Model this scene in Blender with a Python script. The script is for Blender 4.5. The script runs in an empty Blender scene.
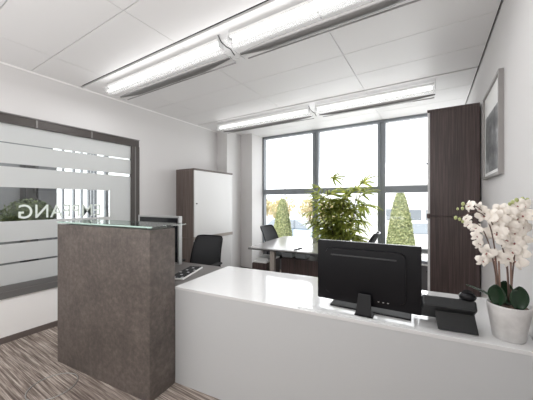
import bpy, bmesh, math, random
from mathutils import Vector, Matrix, Euler, noise as mnoise
random.seed(7)
PI = math.pi
S = bpy.context.scene
COL = S.collection

# ------------------------------------------------------------------ camera
cam = bpy.data.cameras.new('camera')
cam.sensor_width = 36.0
cam.lens = 268.0 / 533.0 * 36.0
cam.shift_y = 1.5 / 533.0
cam.clip_start = 0.02
cam.clip_end = 400
camo = bpy.data.objects.new('camera', cam)
camo.location = (0, 0, 1.40)
camo.rotation_euler = (PI / 2, 0, math.radians(31.6))
COL.objects.link(camo)
S.camera = camo

# ------------------------------------------------------------------ world, light, exposure
W = bpy.data.worlds.new('sky')
W.use_nodes = True
S.world = W
wn = W.node_tree
wn.nodes.clear()
wo = wn.nodes.new('ShaderNodeOutputWorld')
wb = wn.nodes.new('ShaderNodeBackground')
wb.inputs['Color'].default_value = (0.97, 0.985, 1.0, 1)
wb.inputs['Strength'].default_value = 2.4
wn.links.new(wb.outputs[0], wo.inputs[0])

S.view_settings.view_transform = 'Standard'
S.view_settings.look = 'None'
S.view_settings.gamma = 1.0
S.view_settings.exposure = 0.08
S.view_settings.use_curve_mapping = False
S.cycles.max_bounces = 10
S.cycles.diffuse_bounces = 6
S.cycles.glossy_bounces = 4
S.cycles.transmission_bounces = 6
S.cycles.transparent_max_bounces = 12
S.cycles.sample_clamp_indirect = 6.0
S.cycles.caustics_reflective = False
S.cycles.caustics_refractive = False

TUBE_ROWS = (-0.31, 1.57, 3.45)          # ceiling slots the luminaires hang from


def area(name, loc, rot, sx, sy, power, color=(1, 1, 1)):
    l = bpy.data.lights.new(name, 'AREA')
    l.shape = 'RECTANGLE'
    l.size, l.size_y = sx, sy
    l.energy = power
    l.color = color
    o = bpy.data.objects.new(name, l)
    o.location = loc
    o.rotation_euler = rot
    COL.objects.link(o)
    return o


sl = bpy.data.lights.new('sun', 'SUN')
sl.energy = 8.0
sl.angle = 0.02
sl.color = (1.0, 0.97, 0.92)
slo = bpy.data.objects.new('sun', sl)
slo.rotation_euler = Vector((0.15, 0.5, -0.87)).to_track_quat('-Z', 'Y').to_euler()
COL.objects.link(slo)

# daylight coming in through the facade; the hall and next-room lamps are added fills
area('window_daylight', (-1.1, 5.15, 1.35), (-PI / 2 - 0.20, 0, 0), 2.7, 1.5, 56, (0.97, 0.985, 1.0))
area('hall_fill', (-1.6, -2.3, 1.5), (PI / 2, 0, 0), 3.4, 2.2, 3, (0.985, 0.992, 1.0))  # unseen soft fill added behind the camera
area('hall_fill', (0.38, -1.1, 1.35), (0, PI / 2, 0), 2.0, 1.8, 16, (1, 0.985, 0.96))  # added fill for block side and parapet; the right wall has no opening
area('ceiling_fill', (-1.6, -1.2, 0.8), (PI, 0, 0), 3.0, 2.2, 65, (0.985, 0.992, 1.0))  # added fill facing up to brighten the ceiling
area('next_room_fill', (-5.2, 1.6, 2.72), (0, 0, 0), 2.2, 4.0, 62, (0.98, 0.99, 1.0))  # unseen lamp added so the frosted glass looks bright
TUBE_POWER = (29, 19, 4)
UP_POWER = (5, 4, 3)
for yy, pw, pu in zip(TUBE_ROWS, TUBE_POWER, UP_POWER):
    area('tube_light', (-1.58, yy + 0.12, 2.63), (0, 0, 0), 3.2, 0.08, pw, (0.985, 0.992, 1.0))
    area('tube_uplight', (-1.58, yy + 0.12, 2.60), (PI, 0, 0), 3.2, 0.10, pu, (0.985, 0.992, 1.0))

# ------------------------------------------------------------------ materials
MAT = {}


def mat(name, color, rough=0.5, metal=0.0, spec=0.5, coat=0.0, emis=None, trans=0.0, alpha=1.0, bump=None):
    m = bpy.data.materials.new(name)
    m.use_nodes = True
    nt = m.node_tree
    b = nt.nodes['Principled BSDF']
    c = tuple(color) + (1,) if len(color) == 3 else color
    b.inputs['Base Color'].default_value = c
    b.inputs['Roughness'].default_value = rough
    b.inputs['Metallic'].default_value = metal
    b.inputs['Specular IOR Level'].default_value = spec
    b.inputs['Coat Weight'].default_value = coat
    b.inputs['Transmission Weight'].default_value = trans
    b.inputs['Alpha'].default_value = alpha
    if emis:
        b.inputs['Emission Color'].default_value = tuple(emis[:3]) + (1,)
        b.inputs['Emission Strength'].default_value = emis[3]
    if bump:
        n = nt.nodes.new('ShaderNodeTexNoise')
        n.inputs['Scale'].default_value = bump[0]
        bp = nt.nodes.new('ShaderNodeBump')
        bp.inputs['Strength'].default_value = bump[1]
        bp.inputs['Distance'].default_value = 0.002
        tc = nt.nodes.new('ShaderNodeTexCoord')
        nt.links.new(tc.outputs['Object'], n.inputs['Vector'])
        nt.links.new(n.outputs[0], bp.inputs['Height'])
        nt.links.new(bp.outputs[0], b.inputs['Normal'])
    MAT[name] = m
    return m


def noisy(name, stops, scale, stretch=(1, 1, 1), rough=0.5, detail=6.0, spec=0.5, nrough=0.6, second=None):
    """principled whose colour is a noise through a ramp, in object coordinates"""
    m = mat(name, stops[0][1], rough, spec=spec)
    nt = m.node_tree
    b = nt.nodes['Principled BSDF']
    tc = nt.nodes.new('ShaderNodeTexCoord')
    mp = nt.nodes.new('ShaderNodeMapping')
    mp.inputs['Scale'].default_value = stretch
    n = nt.nodes.new('ShaderNodeTexNoise')
    n.inputs['Scale'].default_value = scale
    n.inputs['Detail'].default_value = detail
    n.inputs['Roughness'].default_value = nrough
    r = nt.nodes.new('ShaderNodeValToRGB')
    els = r.color_ramp.elements
    while len(els) < len(stops):
        els.new(0.5)
    for e, (p, c) in zip(els, stops):
        e.position = p
        e.color = tuple(c) + (1,)
    nt.links.new(tc.outputs['Object'], mp.inputs['Vector'])
    nt.links.new(mp.outputs[0], n.inputs['Vector'])
    nt.links.new(n.outputs[0], r.inputs[0])
    out = r.outputs[0]
    if second:
        s2, str2, amt = second
        mp2 = nt.nodes.new('ShaderNodeMapping')
        mp2.inputs['Scale'].default_value = str2
        n2 = nt.nodes.new('ShaderNodeTexNoise')
        n2.inputs['Scale'].default_value = s2
        n2.inputs['Detail'].default_value = 3
        mr = nt.nodes.new('ShaderNodeMapRange')
        mr.inputs['From Min'].default_value = 0.3
        mr.inputs['From Max'].default_value = 0.7
        mr.inputs['To Min'].default_value = 1 - amt
        mr.inputs['To Max'].default_value = 1 + amt
        mx = nt.nodes.new('ShaderNodeVectorMath')
        mx.operation = 'SCALE'
        nt.links.new(tc.outputs['Object'], mp2.inputs['Vector'])
        nt.links.new(mp2.outputs[0], n2.inputs['Vector'])
        nt.links.new(n2.outputs[0], mr.inputs[0])
        nt.links.new(out, mx.inputs[0])
        nt.links.new(mr.outputs[0], mx.inputs['Scale'])
        out = mx.outputs[0]
    nt.links.new(out, b.inputs['Base Color'])
    return m


def clear_glass(name, tint=(1, 1, 1), ior=0.07):
    m = bpy.data.materials.new(name)
    m.use_nodes = True
    nt = m.node_tree
    nt.nodes.clear()
    o = nt.nodes.new('ShaderNodeOutputMaterial')
    mx = nt.nodes.new('ShaderNodeMixShader')
    t = nt.nodes.new('ShaderNodeBsdfTransparent')
    t.inputs[0].default_value = tuple(tint) + (1,)
    g = nt.nodes.new('ShaderNodeBsdfGlossy')
    g.inputs['Roughness'].default_value = 0.02
    mx.inputs[0].default_value = ior
    nt.links.new(t.outputs[0], mx.inputs[1])
    nt.links.new(g.outputs[0], mx.inputs[2])
    nt.links.new(mx.outputs[0], o.inputs[0])
    MAT[name] = m
    return m


def frosted(name, col, tl=0.7, tp=0.1):
    m = bpy.data.materials.new(name)
    m.use_nodes = True
    nt = m.node_tree
    nt.nodes.clear()
    o = nt.nodes.new('ShaderNodeOutputMaterial')
    d = nt.nodes.new('ShaderNodeBsdfDiffuse')
    d.inputs[0].default_value = tuple(col) + (1,)
    t = nt.nodes.new('ShaderNodeBsdfTranslucent')
    t.inputs[0].default_value = tuple(col) + (1,)
    p = nt.nodes.new('ShaderNodeBsdfTransparent')
    a = nt.nodes.new('ShaderNodeMixShader')
    a.inputs[0].default_value = tl
    b = nt.nodes.new('ShaderNodeMixShader')
    b.inputs[0].default_value = tp
    nt.links.new(d.outputs[0], a.inputs[1])
    nt.links.new(t.outputs[0], a.inputs[2])
    nt.links.new(a.outputs[0], b.inputs[1])
    nt.links.new(p.outputs[0], b.inputs[2])
    nt.links.new(b.outputs[0], o.inputs[0])
    MAT[name] = m
    return m


mat('wall_paint', (0.655, 0.642, 0.637), 0.75, bump=(180, 0.25))
mat('parapet_paint', (0.90, 0.885, 0.87), 0.7)
mat('ceiling_metal', (0.74, 0.73, 0.725), 0.45, spec=0.4)
mat('slot_dark', (0.05, 0.048, 0.047), 0.8)
mat('trim_white', (0.85, 0.84, 0.83), 0.5)
mat('alu_frame', (0.25, 0.27, 0.29), 0.45, metal=0.3)
mat('partition_frame', (0.065, 0.056, 0.052), 0.4, metal=0.2)
mat('partition_frame_light', (0.20, 0.19, 0.185), 0.4, metal=0.3)
mat('partition_grey', (0.17, 0.165, 0.16), 0.45, metal=0.2)
mat('baseboard_brown', (0.13, 0.105, 0.095), 0.6)
mat('desk_white', (0.535, 0.545, 0.55), 0.35)
mat('desk_gloss', (0.70, 0.70, 0.70), 0.06, spec=0.5, coat=0.2)
mat('door_white', (0.70, 0.695, 0.69), 0.4)
mat('black_plastic', (0.0045, 0.0045, 0.006), 0.32, spec=0.22)
mat('black_matte', (0.009, 0.009, 0.010), 0.6, spec=0.3)
mat('black_gloss', (0.008, 0.008, 0.01), 0.12)
mat('charcoal_plastic', (0.035, 0.036, 0.038), 0.5)
mat('phone_dark', (0.013, 0.014, 0.015), 0.42, spec=0.4)
mat('silver', (0.62, 0.62, 0.62), 0.3, metal=0.85)
mat('chrome', (0.75, 0.75, 0.75), 0.12, metal=1.0)
mat('satin_grey', (0.16, 0.155, 0.15), 0.4, metal=0.5)
mat('frame_grey', (0.30, 0.285, 0.275), 0.4, metal=0.2)
mat('rod_grey', (0.32, 0.31, 0.305), 0.4, metal=0.3)
mat('white_plastic', (0.82, 0.82, 0.81), 0.4)
mat('tube_glow', (0.9, 0.9, 0.9), 0.4, emis=(1, 0.99, 0.975, 1.3))
mat('paper', (0.85, 0.85, 0.84), 0.8)
mat('screen_dark', (0.012, 0.013, 0.016), 0.15)
mat('key_grey', (0.04, 0.04, 0.042), 0.5)
mat('key_light', (0.45, 0.45, 0.45), 0.5)
mat('return_desk', (0.115, 0.105, 0.10), 0.38)
mat('table_top', (0.33, 0.32, 0.315), 0.22, spec=0.6, coat=0.3)
mat('table_leg', (0.34, 0.30, 0.27), 0.5)
mat('mesh_fabric', (0.018, 0.018, 0.020), 0.8, bump=(900, 0.6))
mat('glass_box', (0.60, 0.64, 0.68), 0.25, spec=0.6)
mat('leaf_orchid', (0.012, 0.035, 0.016), 0.25)
mat('petal', (0.86, 0.81, 0.74), 0.55)
mat('petal_heart', (0.30, 0.09, 0.08), 0.6)
mat('bud_green', (0.42, 0.46, 0.20), 0.5)
mat('orchid_stem', (0.12, 0.075, 0.06), 0.6)
mat('stake', (0.24, 0.15, 0.115), 0.6)
mat('palm_stem', (0.10, 0.075, 0.045), 0.7)
mat('planter_grey', (0.12, 0.12, 0.125), 0.5)
mat('car_blue', (0.34, 0.42, 0.50), 0.3)
mat('car_white', (0.7, 0.7, 0.72), 0.3)
mat('car_glass', (0.22, 0.25, 0.28), 0.1)
mat('tyre', (0.02, 0.02, 0.02), 0.8)
mat('building_white', (0.62, 0.62, 0.62), 0.8)
mat('building_window', (0.16, 0.18, 0.20), 0.2)
mat('lamp_post', (0.35, 0.36, 0.37), 0.5)
mat('dark_grey_panel', (0.16, 0.165, 0.175), 0.6)
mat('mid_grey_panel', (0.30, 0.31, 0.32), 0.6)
mat('cable', (0.02, 0.02, 0.02), 0.5)
mat('ring_metal', (0.42, 0.42, 0.41), 0.4, metal=0.4)
mat('edge_dark', (0.035, 0.035, 0.035), 0.35)
noisy('stone', [(0.30, (0.072, 0.060, 0.053)), (0.5, (0.112, 0.093, 0.083)), (0.72, (0.175, 0.147, 0.130))], 26, rough=0.55,
      detail=10, nrough=0.72, second=(4.0, (1, 1, 1), 0.22))
noisy('walnut', [(0.32, (0.040, 0.026, 0.025)), (0.5, (0.068, 0.046, 0.043)), (0.68, (0.115, 0.083, 0.077))], 5.0,
      (26, 26, 0.5), rough=0.42, second=(2.0, (3, 3, 0.2), 0.15))
noisy('walnut_lit', [(0.32, (0.060, 0.043, 0.037)), (0.5, (0.100, 0.076, 0.066)), (0.68, (0.155, 0.122, 0.108))], 5.0,  # walnut again, the left cabinet's stronger light put into the colour
      (26, 26, 0.5), rough=0.42, second=(2.0, (3, 3, 0.2), 0.12))
noisy('carpet', [(0.30, (0.09, 0.068, 0.058)), (0.44, (0.185, 0.148, 0.130)), (0.54, (0.33, 0.28, 0.245)), (0.70, (0.60, 0.53, 0.47))],
      5.0, (0.42, 14.0, 1.0), rough=0.95, detail=4, nrough=0.7, spec=0.1, second=(5.0, (0.5, 26, 1), 0.30))
noisy('leaf_palm', [(0.3, (0.08, 0.115, 0.02)), (0.5, (0.27, 0.31, 0.06)), (0.7, (0.62, 0.60, 0.17))], 7.0, rough=0.45)
noisy('leaf_topiary', [(0.3, (0.12, 0.16, 0.06)), (0.5, (0.27, 0.31, 0.14)), (0.7, (0.58, 0.56, 0.30))], 26.0, rough=0.6)
noisy('leaf_autumn', [(0.3, (0.36, 0.38, 0.22)), (0.5, (0.55, 0.48, 0.28)), (0.7, (0.66, 0.50, 0.32))], 2.0, rough=0.7)
noisy('leaf_bush', [(0.3, (0.03, 0.06, 0.015)), (0.5, (0.08, 0.12, 0.03)), (0.7, (0.18, 0.22, 0.07))], 12.0, rough=0.6)
noisy('bark', [(0.4, (0.10, 0.07, 0.05)), (0.6, (0.2, 0.15, 0.11))], 12, (1, 1, 0.2), rough=0.9)
noisy('asphalt', [(0.4, (0.36, 0.36, 0.355)), (0.6, (0.45, 0.45, 0.44))], 3, rough=0.9)
noisy('concrete_pot', [(0.35, (0.56, 0.55, 0.54)), (0.65, (0.70, 0.69, 0.68))], 14, rough=0.6, detail=8)
noisy('soil', [(0.4, (0.05, 0.03, 0.02)), (0.6, (0.16, 0.11, 0.08))], 60, rough=0.95)
noisy('art_print', [(0.34, (0.05, 0.052, 0.055)), (0.5, (0.19, 0.195, 0.20)), (0.66, (0.48, 0.49, 0.50))], 5.5, (1, 1, 1.2), rough=0.35, detail=8)


def backlit(name, amt):
    nt = MAT[name].node_tree
    b = nt.nodes['Principled BSDF']
    out = [n for n in nt.nodes if n.type == 'OUTPUT_MATERIAL'][0]
    src = b.inputs['Base Color'].links[0].from_socket
    t = nt.nodes.new('ShaderNodeBsdfTranslucent')
    nt.links.new(src, t.inputs[0])
    mx = nt.nodes.new('ShaderNodeMixShader')
    mx.inputs[0].default_value = amt
    nt.links.new(b.outputs[0], mx.inputs[1])
    nt.links.new(t.outputs[0], mx.inputs[2])
    nt.links.new(mx.outputs[0], out.inputs[0])


backlit('leaf_palm', 0.5)
backlit('leaf_autumn', 0.5)
backlit('leaf_topiary', 0.3)
clear_glass('clear_glass', (0.98, 0.99, 0.985))
clear_glass('window_glass', (0.99, 0.995, 1.0), 0.03)
clear_glass('tint_glass', (0.88, 0.95, 0.92), 0.45)
mat('glass_edge', (0.45, 0.62, 0.55), 0.2)
mat('pad_glass', (0.72, 0.73, 0.73), 0.08, spec=0.6, coat=0.4)
frosted('frost_film', (0.78, 0.785, 0.78), 0.62, 0.03)
frosted('letter_film', (0.86, 0.90, 0.86), 0.5, 0.0)
frosted('acrylic', (0.95, 0.95, 0.94), 0.5, 0.86)


# ------------------------------------------------------------------ mesh helpers
class MB:
    """collects shapes into one mesh"""

    def __init__(self):
        self.bm = bmesh.new()
        self.slot = 0

    def _mark(self, before):
        for f in self.bm.faces:
            if f not in before:
                f.material_index = self.slot

    def _post(self, verts, M):
        if M is not None:
            bmesh.ops.transform(self.bm, matrix=M, verts=verts)

    def box(self, x0, x1, y0, y1, z0, z1, bev=0.0, M=None, seg=2):
        nb = bmesh.new()
        bmesh.ops.create_cube(nb, size=1.0)
        for v in nb.verts:
            v.co = Vector(((x0 + x1) / 2 + v.co.x * (x1 - x0), (y0 + y1) / 2 + v.co.y * (y1 - y0), (z0 + z1) / 2 + v.co.z * (z1 - z0)))
        if bev > 0:
            bmesh.ops.bevel(nb, geom=nb.edges[:], offset=bev, segments=seg, profile=0.5, affect='EDGES')
        self._join(nb, M)
        return self

    def _join(self, nb, M=None, smooth=False):
        if M is not None:
            bmesh.ops.transform(nb, matrix=M, verts=nb.verts[:])
        vm = {}
        for v in nb.verts:
            vm[v] = self.bm.verts.new(v.co)
        for f in nb.faces:
            try:
                g = self.bm.faces.new([vm[v] for v in f.verts])
                g.material_index = self.slot
                g.smooth = smooth or f.smooth
            except ValueError:
                pass
        nb.free()

    def cyl(self, p0, p1, r0, r1=None, n=16, cap=True, smooth=True):
        r1 = r0 if r1 is None else r1
        p0, p1 = Vector(p0), Vector(p1)
        d = p1 - p0
        nb = bmesh.new()
        bmesh.ops.create_cone(nb, cap_ends=cap, segments=n, radius1=r0, radius2=r1, depth=d.length)
        for f in nb.faces:
            f.smooth = smooth and len(f.verts) == 4
        M = Matrix.Translation((p0 + p1) / 2) @ d.to_track_quat('Z', 'Y').to_matrix().to_4x4()
        self._join(nb, M)
        return self

    def tube(self, pts, r, n=8):
        """swept tube; r a number or a list"""
        pts = [Vector(p) for p in pts]
        rs = r if isinstance(r, (list, tuple)) else [r] * len(pts)
        rings = []
        up = Vector((0, 0, 1))
        for i, p in enumerate(pts):
            a = pts[max(0, i - 1)]
            b = pts[min(len(pts) - 1, i + 1)]
            t = (b - a).normalized()
            s = t.cross(up)
            if s.length < 0.05:
                s = t.cross(Vector((1, 0, 0)))
            s.normalize()
            w = s.cross(t).normalized()
            rings.append([self.bm.verts.new(p + (s * math.cos(2 * PI * k / n) + w * math.sin(2 * PI * k / n)) * rs[i]) for k in range(n)])
        for i in range(len(rings) - 1):
            for k in range(n):
                f = self.bm.faces.new((rings[i][k], rings[i][(k + 1) % n], rings[i + 1][(k + 1) % n], rings[i + 1][k]))
                f.smooth = True
                f.material_index = self.slot
        for rg, rev in ((rings[0], True), (rings[-1], False)):
            f = self.bm.faces.new(rg[::-1] if rev else rg)
            f.material_index = self.slot
        return self

    def lathe(self, prof, n=32, c=(0, 0, 0), smooth=True):
        rings = []
        for (r, z) in prof:
            if r < 1e-5:
                rings.append([self.bm.verts.new((c[0], c[1], c[2] + z))])
            else:
                rings.append([self.bm.verts.new((c[0] + r * math.cos(2 * PI * k / n), c[1] + r * math.sin(2 * PI * k / n), c[2] + z)) for k in range(n)])
        for i in range(len(rings) - 1):
            a, b = rings[i], rings[i + 1]
            for k in range(n):
                k2 = (k + 1) % n
                if len(a) == 1 and len(b) == 1:
                    continue
                if len(a) == 1:
                    vs = (a[0], b[k2], b[k])
                elif len(b) == 1:
                    vs = (a[k], a[k2], b[0])
                else:
                    vs = (a[k], a[k2], b[k2], b[k])
                f = self.bm.faces.new(vs)
                f.smooth = smooth
                f.material_index = self.slot
        return self

    def prism(self, poly, z0, z1, M=None, bev=0.0):
        nb = bmesh.new()
        a = [nb.verts.new((x, y, z0)) for x, y in poly]
        b = [nb.verts.new((x, y, z1)) for x, y in poly]
        n = len(poly)
        nb.faces.new(a[::-1])
        nb.faces.new(b)
        for k in range(n):
            nb.faces.new((a[k], a[(k + 1) % n], b[(k + 1) % n], b[k]))
        if bev > 0:
            bmesh.ops.bevel(nb, geom=nb.edges[:], offset=bev, segments=2, profile=0.5, affect='EDGES')
        self._join(nb, M)
        return self

    def ball(self, c, r, sub=2, sc=(1, 1, 1)):
        nb = bmesh.new()
        bmesh.ops.create_icosphere(nb, subdivisions=sub, radius=r)
        for f in nb.faces:
            f.smooth = True
        self._join(nb, Matrix.Translation(c) @ Matrix.Diagonal((*sc, 1)))
        return self

    def quad(self, pts, smooth=False):
        f = self.bm.faces.new([self.bm.verts.new(p) for p in pts])
        f.material_index = self.slot
        f.smooth = smooth
        return self

    def build(self, name, mats, parent=None, loc=None, rot=None):
        me = bpy.data.meshes.new(name)
        bmesh.ops.recalc_face_normals(self.bm, faces=self.bm.faces[:])
        self.bm.to_mesh(me)
        self.bm.free()
        if isinstance(mats, str):
            mats = [mats]
        for m in mats:
            me.materials.append(MAT[m])
        o = bpy.data.objects.new(name, me)
        COL.objects.link(o)
        if parent is not None:
            o.parent = parent
        if loc is not None:
            o.location = loc
        if rot is not None:
            o.rotation_euler = rot
        return o


def tag(o, label=None, cat=None, group=None, kind=None):
    if label:
        o['label'] = label
    if cat:
        o['category'] = cat
    if group:
        o['group'] = group
    if kind:
        o['kind'] = kind
    return o


def thing(name, label, cat, loc=(0, 0, 0), rz=0.0, group=None):
    o = bpy.data.objects.new(name, None)
    o.empty_display_size = 0.05
    COL.objects.link(o)
    o.location = loc
    o.rotation_euler = (0, 0, rz)
    return tag(o, label, cat, group)


def setting(name, loc=(0, 0, 0)):
    o = bpy.data.objects.new(name, None)
    o.empty_display_size = 0.05
    COL.objects.link(o)
    o.location = loc
    o['kind'] = 'structure'
    return o


def struct(name, mb, m):
    o = mb.build(name, m)
    o['kind'] = 'structure'
    return o


def box1(x0, x1, y0, y1, z0, z1, bev=0.0):
    return MB().box(x0, x1, y0, y1, z0, z1, bev)


KIDS = {}


def copy_tree(o, parent=None):
    c = o.copy()
    COL.objects.link(c)
    if parent is not None:
        c.parent = parent
    for ch in [k for k in bpy.data.objects if k.parent == o]:
        copy_tree(ch, c)
    return c


# ------------------------------------------------------------------ room shell
XL, XR = -3.60, 0.42
YB, YF = 4.90, -2.60          # window wall, wall behind the camera
ZC = 2.77

struct('floor', box1(XL - 3.1, XR + 0.1, YF - 0.1, YB + 0.12, -0.12, 0.0), 'carpet')

# ceiling: metal panels with open joints, three slots for the luminaires
ys = [YF]
yy = -0.31 - 0.47 * 4
rows = []
k = -5
cuts = []
while True:
    y = 1.57 + 0.47 * k
    if y > YB:
        break
    if y > YF:
        cuts.append((y, 0.034 if (k % 4 == 0) else 0.006))
    k += 1
edges_y = [(YF, 0.0)] + cuts + [(YB, 0.0)]
xs = [XL + 0.012, -3.05, -1.88, -0.70, XR - 0.012]
m = MB()
for (ya, ga), (yb, gb) in zip(edges_y[:-1], edges_y[1:]):
    if yb - ya < 0.05:
        continue
    for xa, xb in zip(xs[:-1], xs[1:]):
        m.box(xa + 0.0025, xb - 0.0025, ya + ga / 2, yb - gb / 2, ZC, ZC + 0.02)
m.slot = 1
m.box(XL - 3.1, XR + 0.1, YF - 0.1, YB + 0.12, ZC + 0.035, ZC + 0.10)
struct('ceiling', m, ['ceiling_metal', 'slot_dark'])

# left wall with the opening of the glazed partition
PY0, PY1, PZ0, PZ1 = -0.55, 2.334, 0.438, 2.283
m = MB()
m.box(XL - 0.12, XL, YF, PY0, 0, ZC + 0.04)
m.box(XL - 0.12, XL, PY0, PY1, PZ1, ZC + 0.04)
m.box(XL - 0.12, XL, PY1, YB, 0, ZC + 0.04)
m.slot = 1
m.box(XL - 0.12, XL, PY0, PY1, 0, PZ0)
struct('wall_left', m, ['wall_paint', 'parapet_paint'])
struct('trim_1', box1(XL, XL + 0.014, YF, 4.0, ZC - 0.014, ZC + 0.006), 'trim_white')
struct('baseboard_left', box1(XL, XL + 0.014, YF, 2.985, 0, 0.058), 'baseboard_brown')
struct('wall_right', box1(XR, XR + 0.12, YF, YB, 0, ZC + 0.04), 'wall_paint')
struct('baseboard_right', box1(XR - 0.014, XR, YF, 1.58, 0, 0.058), 'baseboard_brown')
struct('wall_front', box1(XL - 0.12, XR + 0.12, YF - 0.12, YF, 0, ZC + 0.04), 'wall_paint')
# pier and window reveal on the back wall
m = MB()
m.box(XL, -3.355, 4.0, YB, 0, ZC + 0.03)
m.box(-3.355, -3.078, 4.446, YB, 0, ZC + 0.03)
struct('wall_back', m, 'wall_paint')
m = MB()
m.box(-3.355, -3.341, 4.0, 4.446, 0, 0.06)
m.box(-3.355, -3.064, 4.432, 4.446, 0, 0.06)
m.box(-3.078, -3.064, 4.446, 4.83, 0, 0.06)
struct('baseboard_back', m, 'baseboard_brown')

# facade window: three bays, transom, low spandrel
w = setting('window_1', (-1.33, 4.90, 0))
MAT_F = 'alu_frame'
wx0, wx1 = -3.078, XR


def wp(name, x0, x1, z0, z1, y0=-0.06, y1=0.03, m=MAT_F):
    return box1(x0 + 1.33, x1 + 1.33, y0, y1, z0, z1, 0.003).build(name, m, w)


wp('frame', wx0, wx0 + 0.045, 0.46, ZC)
wp('frame', wx0, wx1, ZC - 0.045, ZC + 0.03)
wp('frame', wx0, wx1, 0.40, 0.47)
wp('spandrel', wx0, wx1, 0.0, 0.40, -0.03, 0.03, 'planter_grey')
wp('sill', wx0, wx1, 0.40, 0.425, -0.075, -0.061, 'white_plastic')
mull = (-1.885, -0.715)
for x in mull:
    mm = MB()
    mm.box(x - 0.062 + 1.33, x - 0.014 + 1.33, -0.055, 0.03, 0.47, ZC - 0.045, 0.003)
    mm.box(x - 0.014 + 1.33, x + 0.014 + 1.33, -0.035, 0.03, 0.47, ZC - 0.045)
    mm.box(x + 0.014 + 1.33, x + 0.062 + 1.33, -0.055, 0.03, 0.47, ZC - 0.045, 0.003)
    mm.build('mullion', MAT_F, w)
bays = [(wx0 + 0.045, mull[0] - 0.062), (mull[0] + 0.062, mull[1] - 0.062), (mull[1] + 0.062, wx1)]
for a, b in bays:
    wp('transom', a, b, 1.545, 1.655, -0.05, 0.03)
    wp('pane', a, b, 1.655, ZC - 0.045, -0.002, 0.002, 'window_glass')
    wp('pane', a, b, 0.47, 1.545, -0.002, 0.002, 'window_glass')

# glazed partition in the left wall
p = setting('window_2', (XL, 0.9, PZ0))


def pp(name, y0, y1, z0, z1, x0=-0.05, x1=0.012, m='partition_frame', bev=0.002):
    return box1(x0, x1, y0 - 0.9, y1 - 0.9, z0 - PZ0, z1 - PZ0, bev).build(name, m, p)


pp('top_rail', PY0, PY1, PZ1 - 0.10, PZ1 - 0.012, -0.05, 0.004)
pp('top_bead', PY0, PY1, PZ1 - 0.012, PZ1, -0.05, 0.016, 'partition_frame_light')
for y in (-0.1, 0.45, 1.155, 1.70):
    pp('rail_joint', y - 0.008, y + 0.008, PZ1 - 0.098, PZ1 - 0.014, 0.004, 0.010, 'partition_frame_light', 0)
pp('bottom_rail', PY0, PY1, PZ0, PZ0 + 0.062, -0.05, 0.016, 'partition_grey')
pp('bottom_bead', PY0, PY1, PZ0 + 0.066, PZ0 + 0.125, -0.05, 0.004, 'partition_grey')
pp('bottom_bead', PY0, PY1, PZ0 + 0.060, PZ0 + 0.068, -0.05, 0.018, 'partition_frame_light', 0)
pp('stile', PY1 - 0.05, PY1, PZ0 + 0.125, PZ1 - 0.10, -0.05, 0.014)
pp('stile', PY1 - 0.115, PY1 - 0.065, PZ0 + 0.125, PZ1 - 0.10, -0.05, 0.004)
pp('stile', PY1 - 0.065, PY1 - 0.05, PZ0 + 0.125, PZ1 - 0.10, -0.05, 0.008, 'partition_frame_light', 0)
gy0, gy1 = PY0, PY1 - 0.115
pp('pane', gy0, gy1, PZ0 + 0.125, PZ1 - 0.10, -0.030, -0.022, 'clear_glass', 0)
# frosted bands: clear lines and a clear field are left between them
bands = [(PZ0 + 0.125, 0.765), (0.785, 0.972), (0.996, 1.200), (1.545, 1.752), (1.784, 1.985), (1.997, PZ1 - 0.10)]
for a, b in bands:
    pp('frosted_band', gy0, gy1, a, b, -0.0215, -0.0205, 'frost_film', 0)
pp('frosted_band', 1.93, gy1, 1.200, 1.545, -0.0215, -0.0205, 'frost_film', 0)
tcu = bpy.data.curves.new('lettering', 'FONT')
tcu.body = 'EMPFANG'
tcu.size = 0.205
tcu.space_character = 1.06
tcu.extrude = 0.0006
tcu.offset = 0.0015
to = bpy.data.objects.new('lettering_source', tcu)
COL.objects.link(to)
bpy.context.view_layer.update()
tme = bpy.data.meshes.new_from_object(to.evaluated_get(bpy.context.evaluated_depsgraph_get()))
bpy.data.objects.remove(to)
tme.name = 'lettering'
tw = max(v.co.x for v in tme.vertices) - min(v.co.x for v in tme.vertices)
ts = 0.80 / tw
lo = bpy.data.objects.new('lettering', tme)
tme.materials.append(MAT['letter_film'])
COL.objects.link(lo)
lo.parent = p
lo.matrix_local = Matrix(((0, 0, -1, -0.0190), (-ts, 0, 0, 1.823 - 0.9), (0, 1, 0, 1.225 - PZ0), (0, 0, 0, 1)))
lo['label'] = 'pale mirrored EMPFANG letters'

# room beyond the partition
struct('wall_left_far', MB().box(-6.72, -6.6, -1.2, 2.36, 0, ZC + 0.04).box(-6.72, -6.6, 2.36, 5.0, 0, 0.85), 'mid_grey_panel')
struct('wall_back_far', box1(-6.72, XL - 0.12, 4.9, 5.02, 0, ZC + 0.04), 'wall_paint')
struct('wall_front_far', box1(-6.72, XL - 0.12, -1.32, -1.2, 0, ZC + 0.04), 'wall_paint')
w3 = setting('window_3', (-6.66, 3.6, 0.85))
for ya, yb in ((2.36, 2.39), (2.57, 2.59), (2.77, 2.79), (2.93, 2.942), (3.07, 3.095), (3.145, 3.16), (3.21, 3.235), (3.43, 3.50), (4.84, 4.9)):
    box1(-0.05, 0.05, ya - 3.6, yb - 3.6, 0, ZC - 0.85).build('mullion', 'alu_frame', w3)
box1(-0.05, 0.05, -1.24, 1.3, 0.0, 0.05).build('frame', 'alu_frame', w3)
box1(-0.003, 0.003, -1.24, 1.3, 0.05, ZC - 0.85).build('pane', 'window_glass', w3)
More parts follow.
